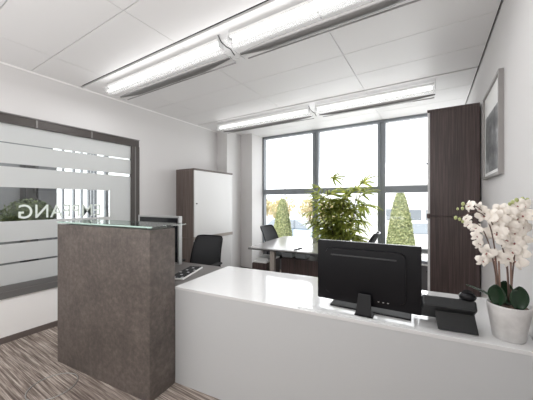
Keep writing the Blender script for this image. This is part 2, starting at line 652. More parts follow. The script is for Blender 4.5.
for ya, yb, mm_ in ((1.86, 2.02, 'edge_dark'), (2.05, 2.34, 'dark_grey_panel')):
    o = box1(-6.58, -6.30, ya, yb, 0, 2.2, 0.004).build('filing_cabinet', mm_)
    tag(o, 'narrow black locker beyond the glass partition' if mm_ == 'edge_dark' else 'dark grey locker beyond the glass partition', 'cabinet')

# floor box ring in the carpet
fr = MB()
prof = []
for k in range(49):
    a = 2 * PI * k / 48
    prof.append((0.155 * math.cos(a), 0.155 * math.sin(a), 0.003))
fr.tube(prof, 0.003, 6)
o = fr.build('floor_ring', 'ring_metal', loc=(-2.44, 0.88, 0))
tag(o, 'thin pale round floor outlet ring on the striped carpet before the stone block', 'floor outlet')

# ------------------------------------------------------------------ ceiling luminaires
def luminaire(row, x0, x1, label, group):
    t = thing('ceiling_luminaire', label, 'ceiling light', ((x0 + x1) / 2, row + 0.12, 2.69), 0, group)
    h = (x1 - x0) / 2
    # curved clear acrylic shade
    s = MB()
    n = 14
    P = [(0.075 * math.cos(a), 0.05 * math.sin(a)) for a in [PI + (PI) * k / n for k in range(n + 1)]]
    for i in range(n):
        (a0, b0), (a1, b1) = P[i], P[i + 1]
        s.quad([(-h + 0.02, a0, b0), (h - 0.02, a0, b0), (h - 0.02, a1, b1), (-h + 0.02, a1, b1)], True)
    s.build('shade', 'acrylic', t)
    tb = MB()
    tb.cyl((-h + 0.05, 0, -0.005), (h - 0.05, 0, -0.005), 0.017, n=20)
    tb.build('tube', 'tube_glow', t)
    MB().box(-h + 0.03, h - 0.03, -0.032, 0.032, 0.020, 0.048, 0.004).build('housing', 'white_plastic', t)
    # lower reflector blade, pointed towards its ends
    b = MB()
    m_ = 24
    for side in range(1):
        prev = None
        for i in range(m_ + 1):
            u = -h + 0.02 + (2 * h - 0.04) * i / m_
            tape = min(1.0, (i + 0.4) / 5.0, (m_ - i + 0.4) / 5.0)
            wd = 0.056 * (0.20 + 0.75 * tape)
            ring = []
            for k in range(9):
                a = PI * 1.05 + PI * 0.9 * k / 8
                ring.append((u, 0.135 + wd * math.cos(a), -0.045 + wd * 0.75 * math.sin(a) + 0.012))
            if prev:
                for k in range(8):
                    b.quad([prev[k], prev[k + 1], ring[k + 1], ring[k]], True)
            prev = ring
    bmesh.ops.remove_doubles(b.bm, verts=b.bm.verts[:], dist=0.0002)
    b.build('reflector', 'satin_grey', t)
    MB().cyl((-h + 0.05, 0.205, -0.050), (h - 0.03, 0.205, -0.050), 0.006, n=10).build('rod', 'rod_grey', t)
    for e in (-1, 1):
        br = MB()
        x = e * (h - 0.02)
        br.box(x - 0.003, x + 0.003, -0.03, 0.03, -0.03, 0.04, 0.001)
        br.box(x - 0.002, x + 0.002, 0.031, 0.20, -0.054, -0.048, 0.001)
        br.cyl((x, -0.02, 0.04), (x, -0.02, 0.085), 0.003, n=8)
        br.build('bracket', 'silver', t)
    return t


LG = 'suspended tube luminaires under the ceiling slots'
luminaire(3.45, -3.20, -1.46, 'slim white tube luminaire near the window, its left length above the grey pier', LG)
luminaire(3.45, -1.40, 0.06, 'slim white tube luminaire near the window, the length ending above the tall dark cabinet', LG)
luminaire(1.57, -3.20, -1.46, 'large glowing tube luminaire with grey pointed blade, nearest the glazed partition', LG)
luminaire(1.57, -1.40, 0.06, 'large glowing tube luminaire overhead running out of the top of the picture', LG)
for row, lb in ((3.45, 'small black cable looped between the two luminaires by the window'),
                (1.57, 'black cable looped between the two large overhead luminaires')):
    c = MB()
    y = row + 0.12
    pts = [(-1.47, y - 0.05, 2.745), (-1.46, y - 0.02, 2.70), (-1.44, y + 0.02, 2.675), (-1.42, y + 0.05, 2.665), (-1.41, y + 0.09, 2.63)]
    o = c.tube(pts, 0.0045, 8).build('light_cable', 'cable')
    tag(o, lb, 'cable')

# ------------------------------------------------------------------ reception: stone block, glass shelf, white counter
DR = math.radians(5.9)
DO = Vector((-1.68, 1.396, 0))
DU = Vector((math.cos(DR), math.sin(DR), 0))
DV = Vector((-math.sin(DR), math.cos(DR), 0))


def D(u, v, z=0.0):
    return DO + DU * u + DV * v + Vector((0, 0, z))


t = thing('stone_block', 'tall brown grey stone reception block standing left of the white counter', 'reception block', D(-0.573, -0.122), DR)
MB().box(-0.567, 0.567, -0.118, -0.100, 0, 1.20, 0.0015).build('front_slab', 'stone', t)
MB().box(-0.567, 0.567, -0.100, 0.118, 0, 1.198, 0.0015).build('body', 'stone', t)
t = thing('glass_shelf', 'clear greenish glass shelf on small spacers on top of the stone block', 'shelf', D(-0.573, -0.10, 1.20), DR)
MB().box(-0.575, 0.585, -0.135, 0.20, 0.014, 0.024, 0.001).build('pane', 'tint_glass', t)
MB().box(-0.575, 0.585, -0.137, -0.1355, 0.014, 0.024).build('edge', 'glass_edge', t)
for x in (-0.48, 0.48):
    for y in (-0.07, 0.08):
        MB().cyl((x, y, -0.002), (x, y, 0.014), 0.014, n=16).build('spacer', 'silver', t)

t = thing('reception_counter', 'long white reception counter with glossy top and plain front', 'counter', DO, DR)
ur0, ur1 = 2.103, 2.180
MB().prism([(-0.010, 0), (ur0, 0), (ur1, 0.735), (-0.010, 0.735)], 0.722, 0.742, bev=0.0015).build('worktop', 'desk_gloss', t)
MB().box(-0.009, ur0, 0.003, 0.023, 0.0, 0.7215).build('front_panel', 'desk_white', t)
MB().box(-0.009, 0.015, 0.024, 0.70, 0.0, 0.7215).build('side_panel', 'desk_white', t)

t = thing('return_desk', 'dark grey brown work desk behind the stone block', 'desk', D(-0.62, 0.37), DR)
MB().box(-0.58, 0.609, -0.363, 0.365, 0.700, 0.725, 0.002).build('desktop', 'return_desk', t)
for x in (-0.56, 0.55):
    MB().box(x - 0.012, x + 0.012, -0.34, 0.34, 0, 0.70, 0.001).build('side_panel', 'return_desk', t)

# ------------------------------------------------------------------ storage cabinets
def cabinet(label, loc, rz, width, depth, height, split, wood, lock_near, strip_far):
    """local: doors face +X, width along Y, near end at -width/2 when strip_far = +1"""
    t = thing('storage_cabinet', label, 'cabinet', loc, rz)
    w2 = width / 2
    d2 = depth / 2
    MB().box(-d2, d2 - 0.022, -w2, w2, 0.0, split, 0.001).build('lower_carcass', wood, t)
    MB().box(-d2, d2 - 0.022, -w2, w2, split + 0.004, height - 0.028, 0.001).build('upper_carcass', wood, t)
    MB().box(-d2, d2 + 0.004, -w2, w2, height - 0.027, height, 0.001).build('top_panel', wood, t)
    MB().box(d2 - 0.021, d2 + 0.008, -w2 + 0.002, w2, split - 0.025, split + 0.025, 0.001).build('rail', 'table_leg' if split < 1 else wood, t)
    s = strip_far
    ya, yb = (-w2 + 0.004, w2 - 0.055) if s > 0 else (-w2 + 0.055, w2 - 0.004)
    for nm, z0, z1 in (('door', 0.06, split - 0.027), ('door', split + 0.027, height - 0.030)):
        d = MB().box(d2 - 0.021, d2, ya, yb, z0, z1, 0.002).build(nm, 'door_white', t)
        zl = (z0 + z1) / 2
        yl = (ya + 0.04) if s > 0 else (yb - 0.04)
        MB().cyl((d2 - 0.001, yl, zl), (d2 + 0.014, yl, zl), 0.010, n=12).build('lock', 'charcoal_plastic', d)
        ys_ = (yb + 0.004, w2 - 0.002) if s > 0 else (-w2 + 0.002, ya - 0.004)
        MB().box(d2 - 0.021, d2 - 0.003, ys_[0], ys_[1], z0, z1, 0.001).build('strip', 'door_white', t)
    return t


cabinet('brown cabinet with white doors against the left wall beside the grey pier', (-3.383, 3.465, 0), 0, 0.945, 0.425, 1.925, 0.81,
        'walnut_lit', True, 1)
cabinet('tall dark walnut cabinet by the window against the right wall', (0.186, 3.83, 0), PI, 0.98, 0.44, 2.375, 1.245,
        'walnut', True, -1)

# ------------------------------------------------------------------ framed picture on the right wall
t = thing('framed_picture', 'grey framed print with wide white mat hanging on the right wall', 'picture', (XR, 2.72, 1.59), 0)
fy0, fy1, fz = -0.325, 0.325, 0.72
f = MB()
for a in ((fy0, fy0 + 0.02, 0, fz), (fy1 - 0.02, fy1, 0, fz), (fy0 + 0.02, fy1 - 0.02, 0, 0.02), (fy0 + 0.02, fy1 - 0.02, fz - 0.02, fz)):
    f.box(-0.030, 0, a[0], a[1], a[2], a[3], 0.001)
f.build('frame', 'frame_grey', t)
MB().box(-0.016, -0.004, fy0 + 0.021, fy1 - 0.021, 0.021, fz - 0.021).build('mat_board', 'paper', t)
MB().box(-0.018, -0.0165, fy0 + 0.06, fy1 - 0.06, 0.05, 0.52).build('print', 'art_print', t)

# ------------------------------------------------------------------ monitors
def rounded(x0, x1, z0, z1, r, n=5):
    pts = []
    for cx, cz, a0 in ((x1 - r, z1 - r, 0), (x0 + r, z1 - r, PI / 2), (x0 + r, z0 + r, PI), (x1 - r, z0 + r, 1.5 * PI)):
        for k in range(n + 1):
            a = a0 + PI / 2 * k / n
            pts.append((cx + r * math.cos(a), cz + r * math.sin(a)))
    return pts


RX = Matrix.Rotation(PI / 2, 4, 'X')       # prism (x, y, z) -> (x, -z, y): z0..z1 becomes depth towards -Y

t = thing('computer_monitor', 'black monitor seen from behind standing on the white counter', 'monitor', (-0.335, 1.665, 0.7475), math.radians(1.5))
MB().prism(rounded(-0.29, 0.29, 0.038, 0.408, 0.006), -0.018, 0.008, RX, 0.002).build('housing', 'black_plastic', t)
MB().prism(rounded(-0.282, 0.282, 0.046, 0.400, 0.004), -0.020, -0.0185, RX).build('screen', 'screen_dark', t)
b = MB()
b.prism(rounded(-0.235, 0.215, 0.080, 0.365, 0.03), 0.0085, 0.024, RX, 0.006)
b.build('back_cover', 'black_plastic', t)
b = MB()
b.box(-0.20, 0.17, -0.031, -0.0245, 0.320, 0.328, 0.002)
b.build('vent_strip', 'charcoal_plastic', t)
b = MB()
b.prism([(-0.043, 0.0), (0.043, 0.0), (0.034, 0.115), (-0.034, 0.115)], 0.0, 0.018,
        Matrix.Translation((0.005, -0.082, 0.006)) @ Matrix.Rotation(math.radians(-22), 4, 'X') @ RX, 0.003)
b.build('neck', 'black_matte', t)
MB().box(-0.21, 0.24, -0.015, 0.085, 0.0005, 0.010, 0.004).build('foot', 'black_matte', t)
MB().box(-0.045, 0.055, -0.09, -0.016, 0.0005, 0.008, 0.003).build('foot_plate', 'black_matte', t)
for x in (0.075, 0.10, 0.125):
    MB().cyl((x, -0.009, 0.075), (x, -0.012, 0.075), 0.005, n=10).build('socket', 'silver', t)

o = MB().box(-0.30, 0.34, -0.14, 0.20, 0.0005, 0.0045, 0.001).build('desk_pad', 'pad_glass', loc=D(1.28, 0.16, 0.7425), rot=(0, 0, DR))
tag(o, 'thin clear glass desk pad beneath the black monitor on the counter', 'desk pad')

t = thing('computer_monitor', 'silver edged monitor standing behind the tall stone block', 'monitor', (-2.40, 1.78, 0.725), math.radians(1.5))
b = MB()
for a in ((-0.315, -0.297, 0.06, 0.53), (0.297, 0.315, 0.06, 0.53), (-0.297, 0.297, 0.512, 0.53), (-0.297, 0.297, 0.06, 0.078)):
    b.box(a[0], a[1], -0.02, 0.02, a[2], a[3], 0.002)
b.build('frame', 'silver', t)
MB().box(-0.2965, 0.2965, -0.014, 0.014, 0.0785, 0.5115).build('panel', 'screen_dark', t)
MB().box(-0.03, 0.03, -0.034, -0.016, 0.01, 0.24, 0.003).build('neck', 'silver', t)
MB().box(-0.12, 0.12, -0.10, 0.10, 0.0005, 0.012, 0.003).build('foot', 'silver', t)

t = thing('keyboard', 'black and pale computer keyboard lying on the dark desk', 'keyboard', (-1.955, 1.75, 0.7255), math.radians(112))
MB().box(-0.21, 0.21, -0.07, 0.07, 0, 0.014, 0.003).build('base', 'white_plastic', t)
kb = MB()
for r in range(5):
    for c in range(15):
        kb.slot = 0 if (c * 7 + r * 3) % 9 == 0 else 1
        x = -0.200 + c * 0.0268
        y = -0.062 + r * 0.025
        kb.box(x, x + 0.022, y, y + 0.020, 0.0141, 0.021, 0.001, seg=1)
kb.build('keys', ['key_light', 'black_matte'], t)
o = MB().prism(rounded(-0.15, 0.15, -0.11, 0.11, 0.004), 0, 0.003).build('notepad', 'paper', loc=(-2.06, 2.03, 0.7255), rot=(0, 0, 0.5))
tag(o, 'small white notepad lying on the dark desk behind the keyboard', 'notepad')
bpy.data.objects.remove(o)

# ------------------------------------------------------------------ desk phone
t = thing('desk_phone', 'black desk phone on angled stand seen from behind beside the monitor', 'telephone', (0.060, 1.735, 0.7432), math.radians(7))
t.scale = (1.06, 1.0, 1.0)
tilt = math.radians(36)
# stand plate rising from the counter to the top of the phone, on the camera's side
s = MB()
MS = Matrix.Translation((0.040, -0.100, 0.0)) @ Matrix.Rotation(math.radians(-16), 4, 'X') @ RX
s.prism([(-0.080, 0.004), (0.080, 0.004), (0.064, 0.134), (-0.096, 0.134)], -0.012, 0, MS, 0.002)
s.build('stand', 'phone_dark', t)
MB_ = Matrix.Translation((0.006, -0.100, 0.164)) @ Matrix.Rotation(-tilt, 4, 'X')
b = MB()
b.box(-0.115, 0.105, 0.0, 0.205, -0.046, 0.010, 0.010, MB_)
b.build('body', 'phone_dark', t)
b = MB()
b.box(-0.105, 0.035, 0.02, 0.185, 0.0105, 0.0135, 0.001, MB_)
bo = b.build('keypad', 'black_plastic', t)
hs = MB()
pts, rr = [], []
for k in range(13):
    u = k / 12
    y = 0.0 + 0.19 * u
    z = 0.030 + 0.018 * math.sin(PI * u)
    pts.append(MB_ @ Vector((0.075, y, z)))
    rr.append(0.015 + 0.013 * abs(2 * u - 1) ** 2.5)
hs.tube(pts, rr, 12)
hs.ball(MB_ @ Vector((0.075, 0.012, 0.028)), 0.031, 2, (1.15, 1.15, 0.75))
hs.ball(MB_ @ Vector((0.075, 0.178, 0.028)), 0.031, 2, (1.15, 1.15, 0.75))
hs.build('handset', 'black_plastic', t)
c = MB()
pts = []
for k in range(60):
    u = k / 59
    a = u * PI * 22
    pts.append(Vector((-0.122 - 0.004 * math.sin(PI * u), -0.035 + 0.10 * u, 0.10 - 0.088 * u)) + Vector((0.008 * math.cos(a), 0, 0.008 * math.sin(a))))
c.tube(pts, 0.0022, 6)
c.build('cord', 'black_matte', t)
MB().box(-0.132, -0.116, -0.04, 0.04, 0.030, 0.105, 0.006, Matrix.Rotation(math.radians(-20), 4, 'X')).build('side_module', 'charcoal_plastic', t)

# ------------------------------------------------------------------ orchid
OX, OY = 0.318, 1.715
orchid = thing('potted_orchid', 'white orchid with two flower sprays in a pale conical pot on the counter', 'orchid', (OX, OY, 0.742), 0)
pot = MB()
pot.lathe([(0, 0), (0.058, 0), (0.062, 0.004), (0.086, 0.160), (0.086, 0.166), (0.080, 0.166), (0.078, 0.150), (0, 0.150)], 40)
pot.build('pot', 'concrete_pot', orchid)
so = MB()
so.lathe([(0, 0.158), (0.04, 0.157), (0.073, 0.152)], 24)
so.build('soil', 'soil', orchid)


def leaf(L, wd, az, el, droop, thick=0.003, name='leaf'):
    lb = MB()
    n = 12
    for sgn in (1,):
        rows_ = []
        for i in range(n + 1):
            u = i / n
            w_ = wd * (math.sin(PI * min(1, 0.06 + u * 0.94)) ** 0.55) * (1 - 0.15 * u)
            if i == n:
                w_ = 0.002
            a = el - droop * u
            r = L * u * math.cos(el - droop * u * 0.5)
            z = L * u * math.sin(el - droop * u * 0.5)
            row = []
            for s_ in (-1, -0.5, 0, 0.5, 1):
                row.append(lb.bm.verts.new(Matrix.Rotation(az, 3, 'Z') @ Vector((r, s_ * w_, z + 0.35 * w_ * abs(s_)))))
            rows_.append(row)
        for i in range(n):
            for k_ in range(4):
                f_ = lb.bm.faces.new((rows_[i][k_], rows_[i][k_ + 1], rows_[i + 1][k_ + 1], rows_[i + 1][k_]))
                f_.smooth = True
    o_ = lb.build(name, 'leaf_orchid', orchid, (0, 0, 0.158))
    md = o_.modifiers.new('thickness', 'SOLIDIFY')
    md.thickness = thick
    return o_


# azimuths: about -100 deg looks towards the camera
def round_leaf(c, wd, ht, az, lean):
    lb = MB()
    n, q = 10, 6
    R_ = Matrix.Translation(c) @ Matrix.Rotation(az, 4, 'Z') @ Matrix.Rotation(lean, 4, 'Y')
    g = []
    for i in range(n + 1):
        u = i / n
        w_ = wd * math.sin(PI * (0.05 + 0.93 * u)) ** 0.6
        g.append([lb.bm.verts.new(R_ @ Vector((0.012 * abs(v_) + 0.014 * u * u, v_ * w_, ht * u))) for v_ in [-1 + 2 * j / q for j in range(q + 1)]])
    for i in range(n):
        for j in range(q):
            f_ = lb.bm.faces.new((g[i][j], g[i][j + 1], g[i + 1][j + 1], g[i + 1][j]))
            f_.smooth = True
    o_ = lb.build('leaf', 'leaf_orchid', orchid)
    md = o_.modifiers.new('thickness', 'SOLIDIFY')
    md.thickness = 0.003


round_leaf((-0.045, -0.030, 0.160), 0.036, 0.100, math.radians(-115), -0.02)
round_leaf((0.026, -0.040, 0.155), 0.036, 0.112, math.radians(-85), -0.04)
round_leaf((0.0, 0.03, 0.155), 0.036, 0.115, math.radians(-120), 0.0)
leaf(0.185, 0.022, math.radians(188), math.radians(28), 0.10)
leaf(0.10, 0.022, math.radians(75), math.radians(40), 0.4)


def flower_mesh(size=1.0):
    fm = MB()
    # five petals round +X axis (facing +X)
    spec = [(90, 0.036, 0.013), (90 + 72 * 2, 0.035, 0.011), (90 - 72 * 2, 0.035, 0.011), (12, 0.037, 0.020), (168, 0.037, 0.020)]
    for ang, L, wd in spec:
        a = math.radians(ang)
        d = Vector((0, math.cos(a), math.sin(a)))
        s_ = Vector((0, -math.sin(a), math.cos(a)))
        rows_ = []
        for i in range(6):
            u = i / 5
            w_ = wd * math.sin(PI * (0.10 + 0.82 * u)) ** 0.8
            row = []
            for q in (-1, 0, 1):
                row.append(fm.bm.verts.new(d * (L * u + 0.003) + s_ * w_ * q + Vector((0.010 * math.sin(u * 2.4) - 0.010 * u * u - 0.004 * abs(q), 0, 0))))
            rows_.append(row)
        for i in range(5):
            for k_ in range(2):
                f_ = fm.bm.faces.new((rows_[i][k_], rows_[i][k_ + 1], rows_[i + 1][k_ + 1], rows_[i + 1][k_]))
                f_.smooth = True
    return fm


def along(path, u):
    seg = u * (len(path) - 1)
    i = min(int(seg), len(path) - 2)
    return path[i].lerp(path[i + 1], seg - i)


def bez(P, n=24):
    out = []
    for k_ in range(n + 1):
        t_ = k_ / n
        q = [Vector(x) for x in P]
        while len(q) > 1:
            q = [q[i].lerp(q[i + 1], t_) for i in range(len(q) - 1)]
        out.append(q[0])
    return out


# camera sees the plant from direction (-OX, -OY); left in the picture is (-cos31.6, -sin31.6)
LFT = Vector((-math.cos(math.radians(31.6)), -math.sin(math.radians(31.6)), 0))
TOC = Vector((0.18, -0.98, 0)).normalized()


def P3(l, z, c=0.0):
    return LFT * l + Vector((0, 0, z)) + Vector((-0.5, -0.85, 0)) * c


def Q3(x, y, c=0.0):
    return P3(0.00474 * (509 - x), 0.658 - (y - 201.5) * 0.00474, c)


stA = bez([Q3(500, 303), Q3(497, 280), Q3(494, 245), Q3(496, 205), Q3(478, 205), Q3(458, 219)])
stB = bez([Q3(511, 303), Q3(513, 275), Q3(515, 235), Q3(522, 205), Q3(528, 200), Q3(519, 200)])
stC = bez([Q3(510, 303, 0.01), Q3(510, 270), Q3(505, 240), Q3(492, 216), Q3(478, 200), Q3(462, 205)])
stD = bez([Q3(500, 303, 0.01), Q3(497, 275), Q3(490, 240), Q3(484, 222), Q3(476, 224), Q3(470, 222)])
for st_ in (stA, stB, stC, stD):
    MB().tube(st_, [0.0035 - 0.0017 * i / len(st_) for i in range(len(st_))], 8).build('stem', 'orchid_stem', orchid)
for xx in (499, 511):
    for dx in (-1.2, 1.2):
        MB().cyl(Q3(xx + dx, 304), Q3(xx - 2 + dx * 1.6, 262), 0.0048, 0.0040, 8).build('stake', 'stake', orchid)

fproto = flower_mesh().build('flower', 'petal', orchid)
lipm = MB()
lipm.ball((0.008, 0, -0.004), 0.0045, 1, (1.2, 0.8, 0.7))
lipm.ball((0.012, 0, -0.008), 0.0035, 1, (0.8, 1.2, 0.6))
lip = lipm.build('lip', 'petal_heart', fproto)
FL = [(466, 219, .5), (469, 225, .5), (474, 229, .6), (477, 237, .6), (480, 244, .6), (473, 206, .65), (479, 208, .65), (482, 216, .7),
      (491, 216, .9), (500, 219, .95), (508, 214, .9), (517, 217, .95), (526, 216, .9), (528, 227, .9), (491, 232, .9), (500, 233, .95),
      (509, 228, 1.0), (516, 232, .95), (506, 240, .9), (515, 243, .95), (524, 238, .9), (486, 253, .85), (494, 258, .95), (485, 261, .7),
      (506, 259, .9), (516, 262, .95), (522, 252, .85), (512, 252, .85), (518, 206, .75), (528, 205, .75), (501, 210, .75), (495, 224, .8)]
first = True
for i_, (x_, y_, s_) in enumerate(FL):
    if first:
        o, first = fproto, False
    else:
        o = fproto.copy()
        COL.objects.link(o)
        l2 = lip.copy()
        COL.objects.link(l2)
        l2.parent = o
    o.location = Q3(x_, y_, random.uniform(-0.02, 0.035))
    o.location.x = min(o.location.x, XR - OX - 0.045)
    az = math.atan2(-OY, -OX) + random.uniform(-0.9, 0.9)
    o.rotation_euler = (random.uniform(-0.6, 0.6), random.uniform(-0.4, 0.5), az)
    o.scale = (s_ * 1.22,) * 3
for (x_, y_, s_) in ((455, 218, 1.0), (462.5, 204, 1.0), (462, 208.5, .9), (459, 219.5, .9), (462, 222, .8), (457, 209, .7),
                     (517, 200, 1.1), (513, 202, 1.0), (523, 199, 1.1), (528, 200, 1.1), (520, 203, 1.2), (510, 204, .9)):
    MB().ball((0, 0, 0), 0.009 * s_, 2, (0.85, 0.85, 1.15)).build('bud', 'bud_green', orchid, Q3(x_, y_))

# ------------------------------------------------------------------ office chairs
def office_chair(label, loc, rz, back_tilt=14, back_h=0.46):
    """local: sits facing +X"""
    t = thing('office_chair', label, 'chair', loc, rz, 'dark mesh office chairs')
    Mb = Matrix.Translation((-0.20, 0, 0.50)) @ Matrix.Rotation(math.radians(-back_tilt), 4, 'Y')
    b = MB()
    # backrest mesh: slightly curved rounded panel
    n, q = 14, 12
    grid = []
    for i in range(n + 1):
        row = []
        u = i / n
        for j in range(q + 1):
            v = -1 + 2 * j / q
            hw = 0.232 - 0.030 * u
            ex = max(0.0, (u - 0.86) / 0.14)
            hw *= math.sqrt(max(0.0, 1 - 0.16 * ex * ex))
            z = back_h * u - 0.018 * ex * (v ** 4)
            x = -0.045 * (1 - v * v) + 0.03 * math.sin(PI * u)
            row.append(b.bm.verts.new(Mb @ Vector((x, v * hw, z))))
        grid.append(row)
    for i in range(n):
        for j in range(q):
            f_ = b.bm.faces.new((grid[i][j], grid[i][j + 1], grid[i + 1][j + 1], grid[i + 1][j]))
            f_.smooth = True
    rim = [v.co.copy() for v in grid[0]] + [r_[-1].co.copy() for r_ in grid[1:]] + [v.co.copy() for v in reversed(grid[-1][:-1])] + \
          [r_[0].co.copy() for r_ in reversed(grid[:-1])]
    bo = b.build('backrest', 'mesh_fabric', t)
    md = bo.modifiers.new('thickness', 'SOLIDIFY')
    md.thickness = 0.012
    MB().tube(rim, 0.010, 8).build('back_frame', 'black_plastic', t)
    MB().tube([(-0.02, 0, 0.40), (-0.20, 0, 0.41), (-0.26, 0, 0.46), Mb @ Vector((-0.06, 0, 0.12)), Mb @ Vector((-0.05, 0, 0.22))], 0.018, 10).build('back_bar', 'black_plastic', t)
    MB().box(-0.22, 0.24, -0.24, 0.24, 0.43, 0.49, 0.025, seg=3).build('seat', 'mesh_fabric', t)
    MB().cyl((0, 0, 0.10), (0, 0, 0.43), 0.026, n=14).build('column', 'black_plastic', t)
    for k_ in range(5):
        a = 2 * PI * k_ / 5 + 0.3
        d = Vector((math.cos(a), math.sin(a), 0))
        lg = MB().tube([d * 0.02 + Vector((0, 0, 0.115)), d * 0.16 + Vector((0, 0, 0.10)), d * 0.28 + Vector((0, 0, 0.075))], [0.020, 0.016, 0.012], 8).build('leg', 'black_plastic', t)
        s_ = Vector((-d.y, d.x, 0))
        MB().cyl(d * 0.28 + s_ * 0.018 + Vector((0, 0, 0.03)), d * 0.28 - s_ * 0.018 + Vector((0, 0, 0.03)), 0.030, n=14).build('castor', 'black_matte', lg)
    for sy in (-1, 1):
        MB().tube([(0.0, sy * 0.18, 0.42), (0.0, sy * 0.27, 0.42), (-0.02, sy * 0.28, 0.55), (-0.02, sy * 0.275, 0.61)], 0.012, 8).build('arm_post', 'black_plastic', t)
        MB().box(-0.13, 0.12, sy * 0.275 - 0.035, sy * 0.275 + 0.035, 0.61, 0.635, 0.01).build('armrest', 'black_matte', t)
    return t


office_chair('dark mesh office chair behind the stone block and dark desk', (-2.52, 2.40, 0), math.radians(-78), 17, 0.46)
office_chair('dark office chair at the far left end of the meeting table by the window', (-2.22, 4.20, 0), math.radians(-2), 21, 0.50)
office_chair('black office chair behind the monitor at the right of the meeting table', (-1.03, 4.02, 0), math.radians(182), 20, 0.50)

# ------------------------------------------------------------------ meeting desks by the window
TO = Vector((-2.265, 3.17, 0))


def T(u, v, z=0.0):
    return TO + DU * u + DV * v + Vector((0, 0, z))


TG = 'desks pushed together by the window'


def desk(label, u0, u1, v1):
    t = thing('office_desk', label, 'desk', T((u0 + u1) / 2, v1 / 2), DR, TG)
    h, d = (u1 - u0) / 2, v1 / 2
    MB().box(-h, h, -d, d, 0.720, 0.738, 0.001).build('desktop', 'table_top', t)
    MB().box(-h + 0.001, h - 0.001, -d + 0.001, d - 0.001, 0.708, 0.7195).build('underside', 'edge_dark', t)
    for sy in (-1, 1):
        MB().box(-0.035, 0.035, sy * (d - 0.06) - 0.03, sy * (d - 0.06) + 0.03, 0, 0.707, 0.002).build('leg', 'table_leg', t)
    return t


desk('left one of two pale grey window desks, nearer the grey pier', 0.0, 0.735, 1.40)
desk('right one of two pale grey window desks, partly behind the black monitor', 0.742, 1.50, 0.85)
o = MB().box(-0.10, 0.10, -0.01, 0.01, 0, 0.012, 0.003).build('cable_tray', 'black_matte', loc=T(0.71, 0.15, 0.7385), rot=(0, 0, DR + 1.35))
tag(o, 'small black strip lying on the seam between the two window desks', 'cable outlet')

t = thing('low_cabinet', 'low dark walnut cabinet under the window desks', 'cabinet', T(0.90, 0.36), DR)
MB().box(-0.46, 0.12, -0.16, 0.16, 0, 0.585, 0.002).build('body', 'walnut', t)
for a in (-0.26, -0.07):
    MB().box(a - 0.002, a + 0.002, -0.163, -0.1605, 0.02, 0.57).build('seam', 'edge_dark', t)
for i, (u_, lb) in enumerate(((0.51, 'left pale grey box on the low cabinet under the window desks'), (0.72, 'right pale grey box on the low cabinet under the window desks'))):
    b = MB()
    b.box(-0.085, 0.085, -0.09, 0.09, 0, 0.095, 0.02, seg=3)
    t2 = thing('storage_box', lb, 'box', T(u_, 0.33, 0.5855), DR, 'pale boxes under the desks')
    b.build('body', 'glass_box', t2)
    MB().box(-0.088, 0.088, -0.093, 0.093, 0.0955, 0.106, 0.003).build('lid', 'white_plastic', t2)

t = thing('drawer_pedestal', 'brown drawer pedestal under the left front corner of the window desk', 'pedestal', T(0.04, 0.36), DR)
MB().box(-0.02, 0.20, -0.25, 0.25, 0.0, 0.50, 0.002).build('body', 'walnut', t)
MB().box(-0.02, 0.20, -0.25, 0.25, 0.501, 0.52, 0.002).build('top', 'white_plastic', t)
for z in (0.05, 0.20, 0.35):
    d_ = MB().box(-0.036, -0.0205, -0.245, 0.245, z, z + 0.14, 0.002).build('drawer', 'walnut', t)
    MB().box(-0.046, -0.0362, -0.06, 0.06, z + 0.10, z + 0.11).build('handle', 'silver', d_)
o = MB().box(-0.10, 0.09, -0.14, 0.14, 0, 0.035, 0.002).build('paper_stack', 'paper', loc=T(0.13, 0.34, 0.5205), rot=(0, 0, DR))
tag(o, 'stack of white paper on the brown drawer pedestal', 'paper')

# ------------------------------------------------------------------ palm by the window
palm = thing('potted_palm', 'bushy green lady palm standing between the window desks and the window', 'potted plant', (-1.33, 4.50, 0), 0)
pm = MB()
pm.lathe([(0, 0), (0.13, 0), (0.135, 0.01), (0.17, 0.36), (0.17, 0.38), (0.155, 0.38), (0.15, 0.34), (0, 0.34)], 32)
pm.build('pot', 'planter_grey', palm)
MB().lathe([(0, 0.352), (0.10, 0.35), (0.149, 0.345)], 20).build('soil', 'soil', palm)


def frond_mesh(seed):
    rnd = random.Random(seed)
    fb = MB()
    n = 9
    L0 = 0.30
    for k_ in range(n):
        a = math.radians(-105 + 210 * k_ / (n - 1) + rnd.uniform(-6, 6))
        L = L0 * (0.75 + 0.30 * math.cos(a * 0.7)) * rnd.uniform(0.85, 1.1)
        wd = 0.021
        d = Vector((math.cos(a), math.sin(a), 0))
        s_ = Vector((-d.y, d.x, 0))
        dr = rnd.uniform(0.5, 1.0)
        prev = None
        for i in range(7):
            u = i / 6
            w_ = wd * math.sin(PI * (0.10 + 0.84 * u)) ** 0.6
            if i == 6:
                w_ = 0.004
            c_ = d * L * u * (1 - 0.10 * dr * u * u) + Vector((0, 0, 0.05 * u - 0.20 * dr * u * u))
            cur = [fb.bm.verts.new(c_ - s_ * w_ + Vector((0, 0, 0.006))), fb.bm.verts.new(c_), fb.bm.verts.new(c_ + s_ * w_ + Vector((0, 0, 0.006)))]
            if prev:
                for j in (0, 1):
                    f_ = fb.bm.faces.new((prev[j], prev[j + 1], cur[j + 1], cur[j]))
                    f_.smooth = True
            prev = cur
    return fb


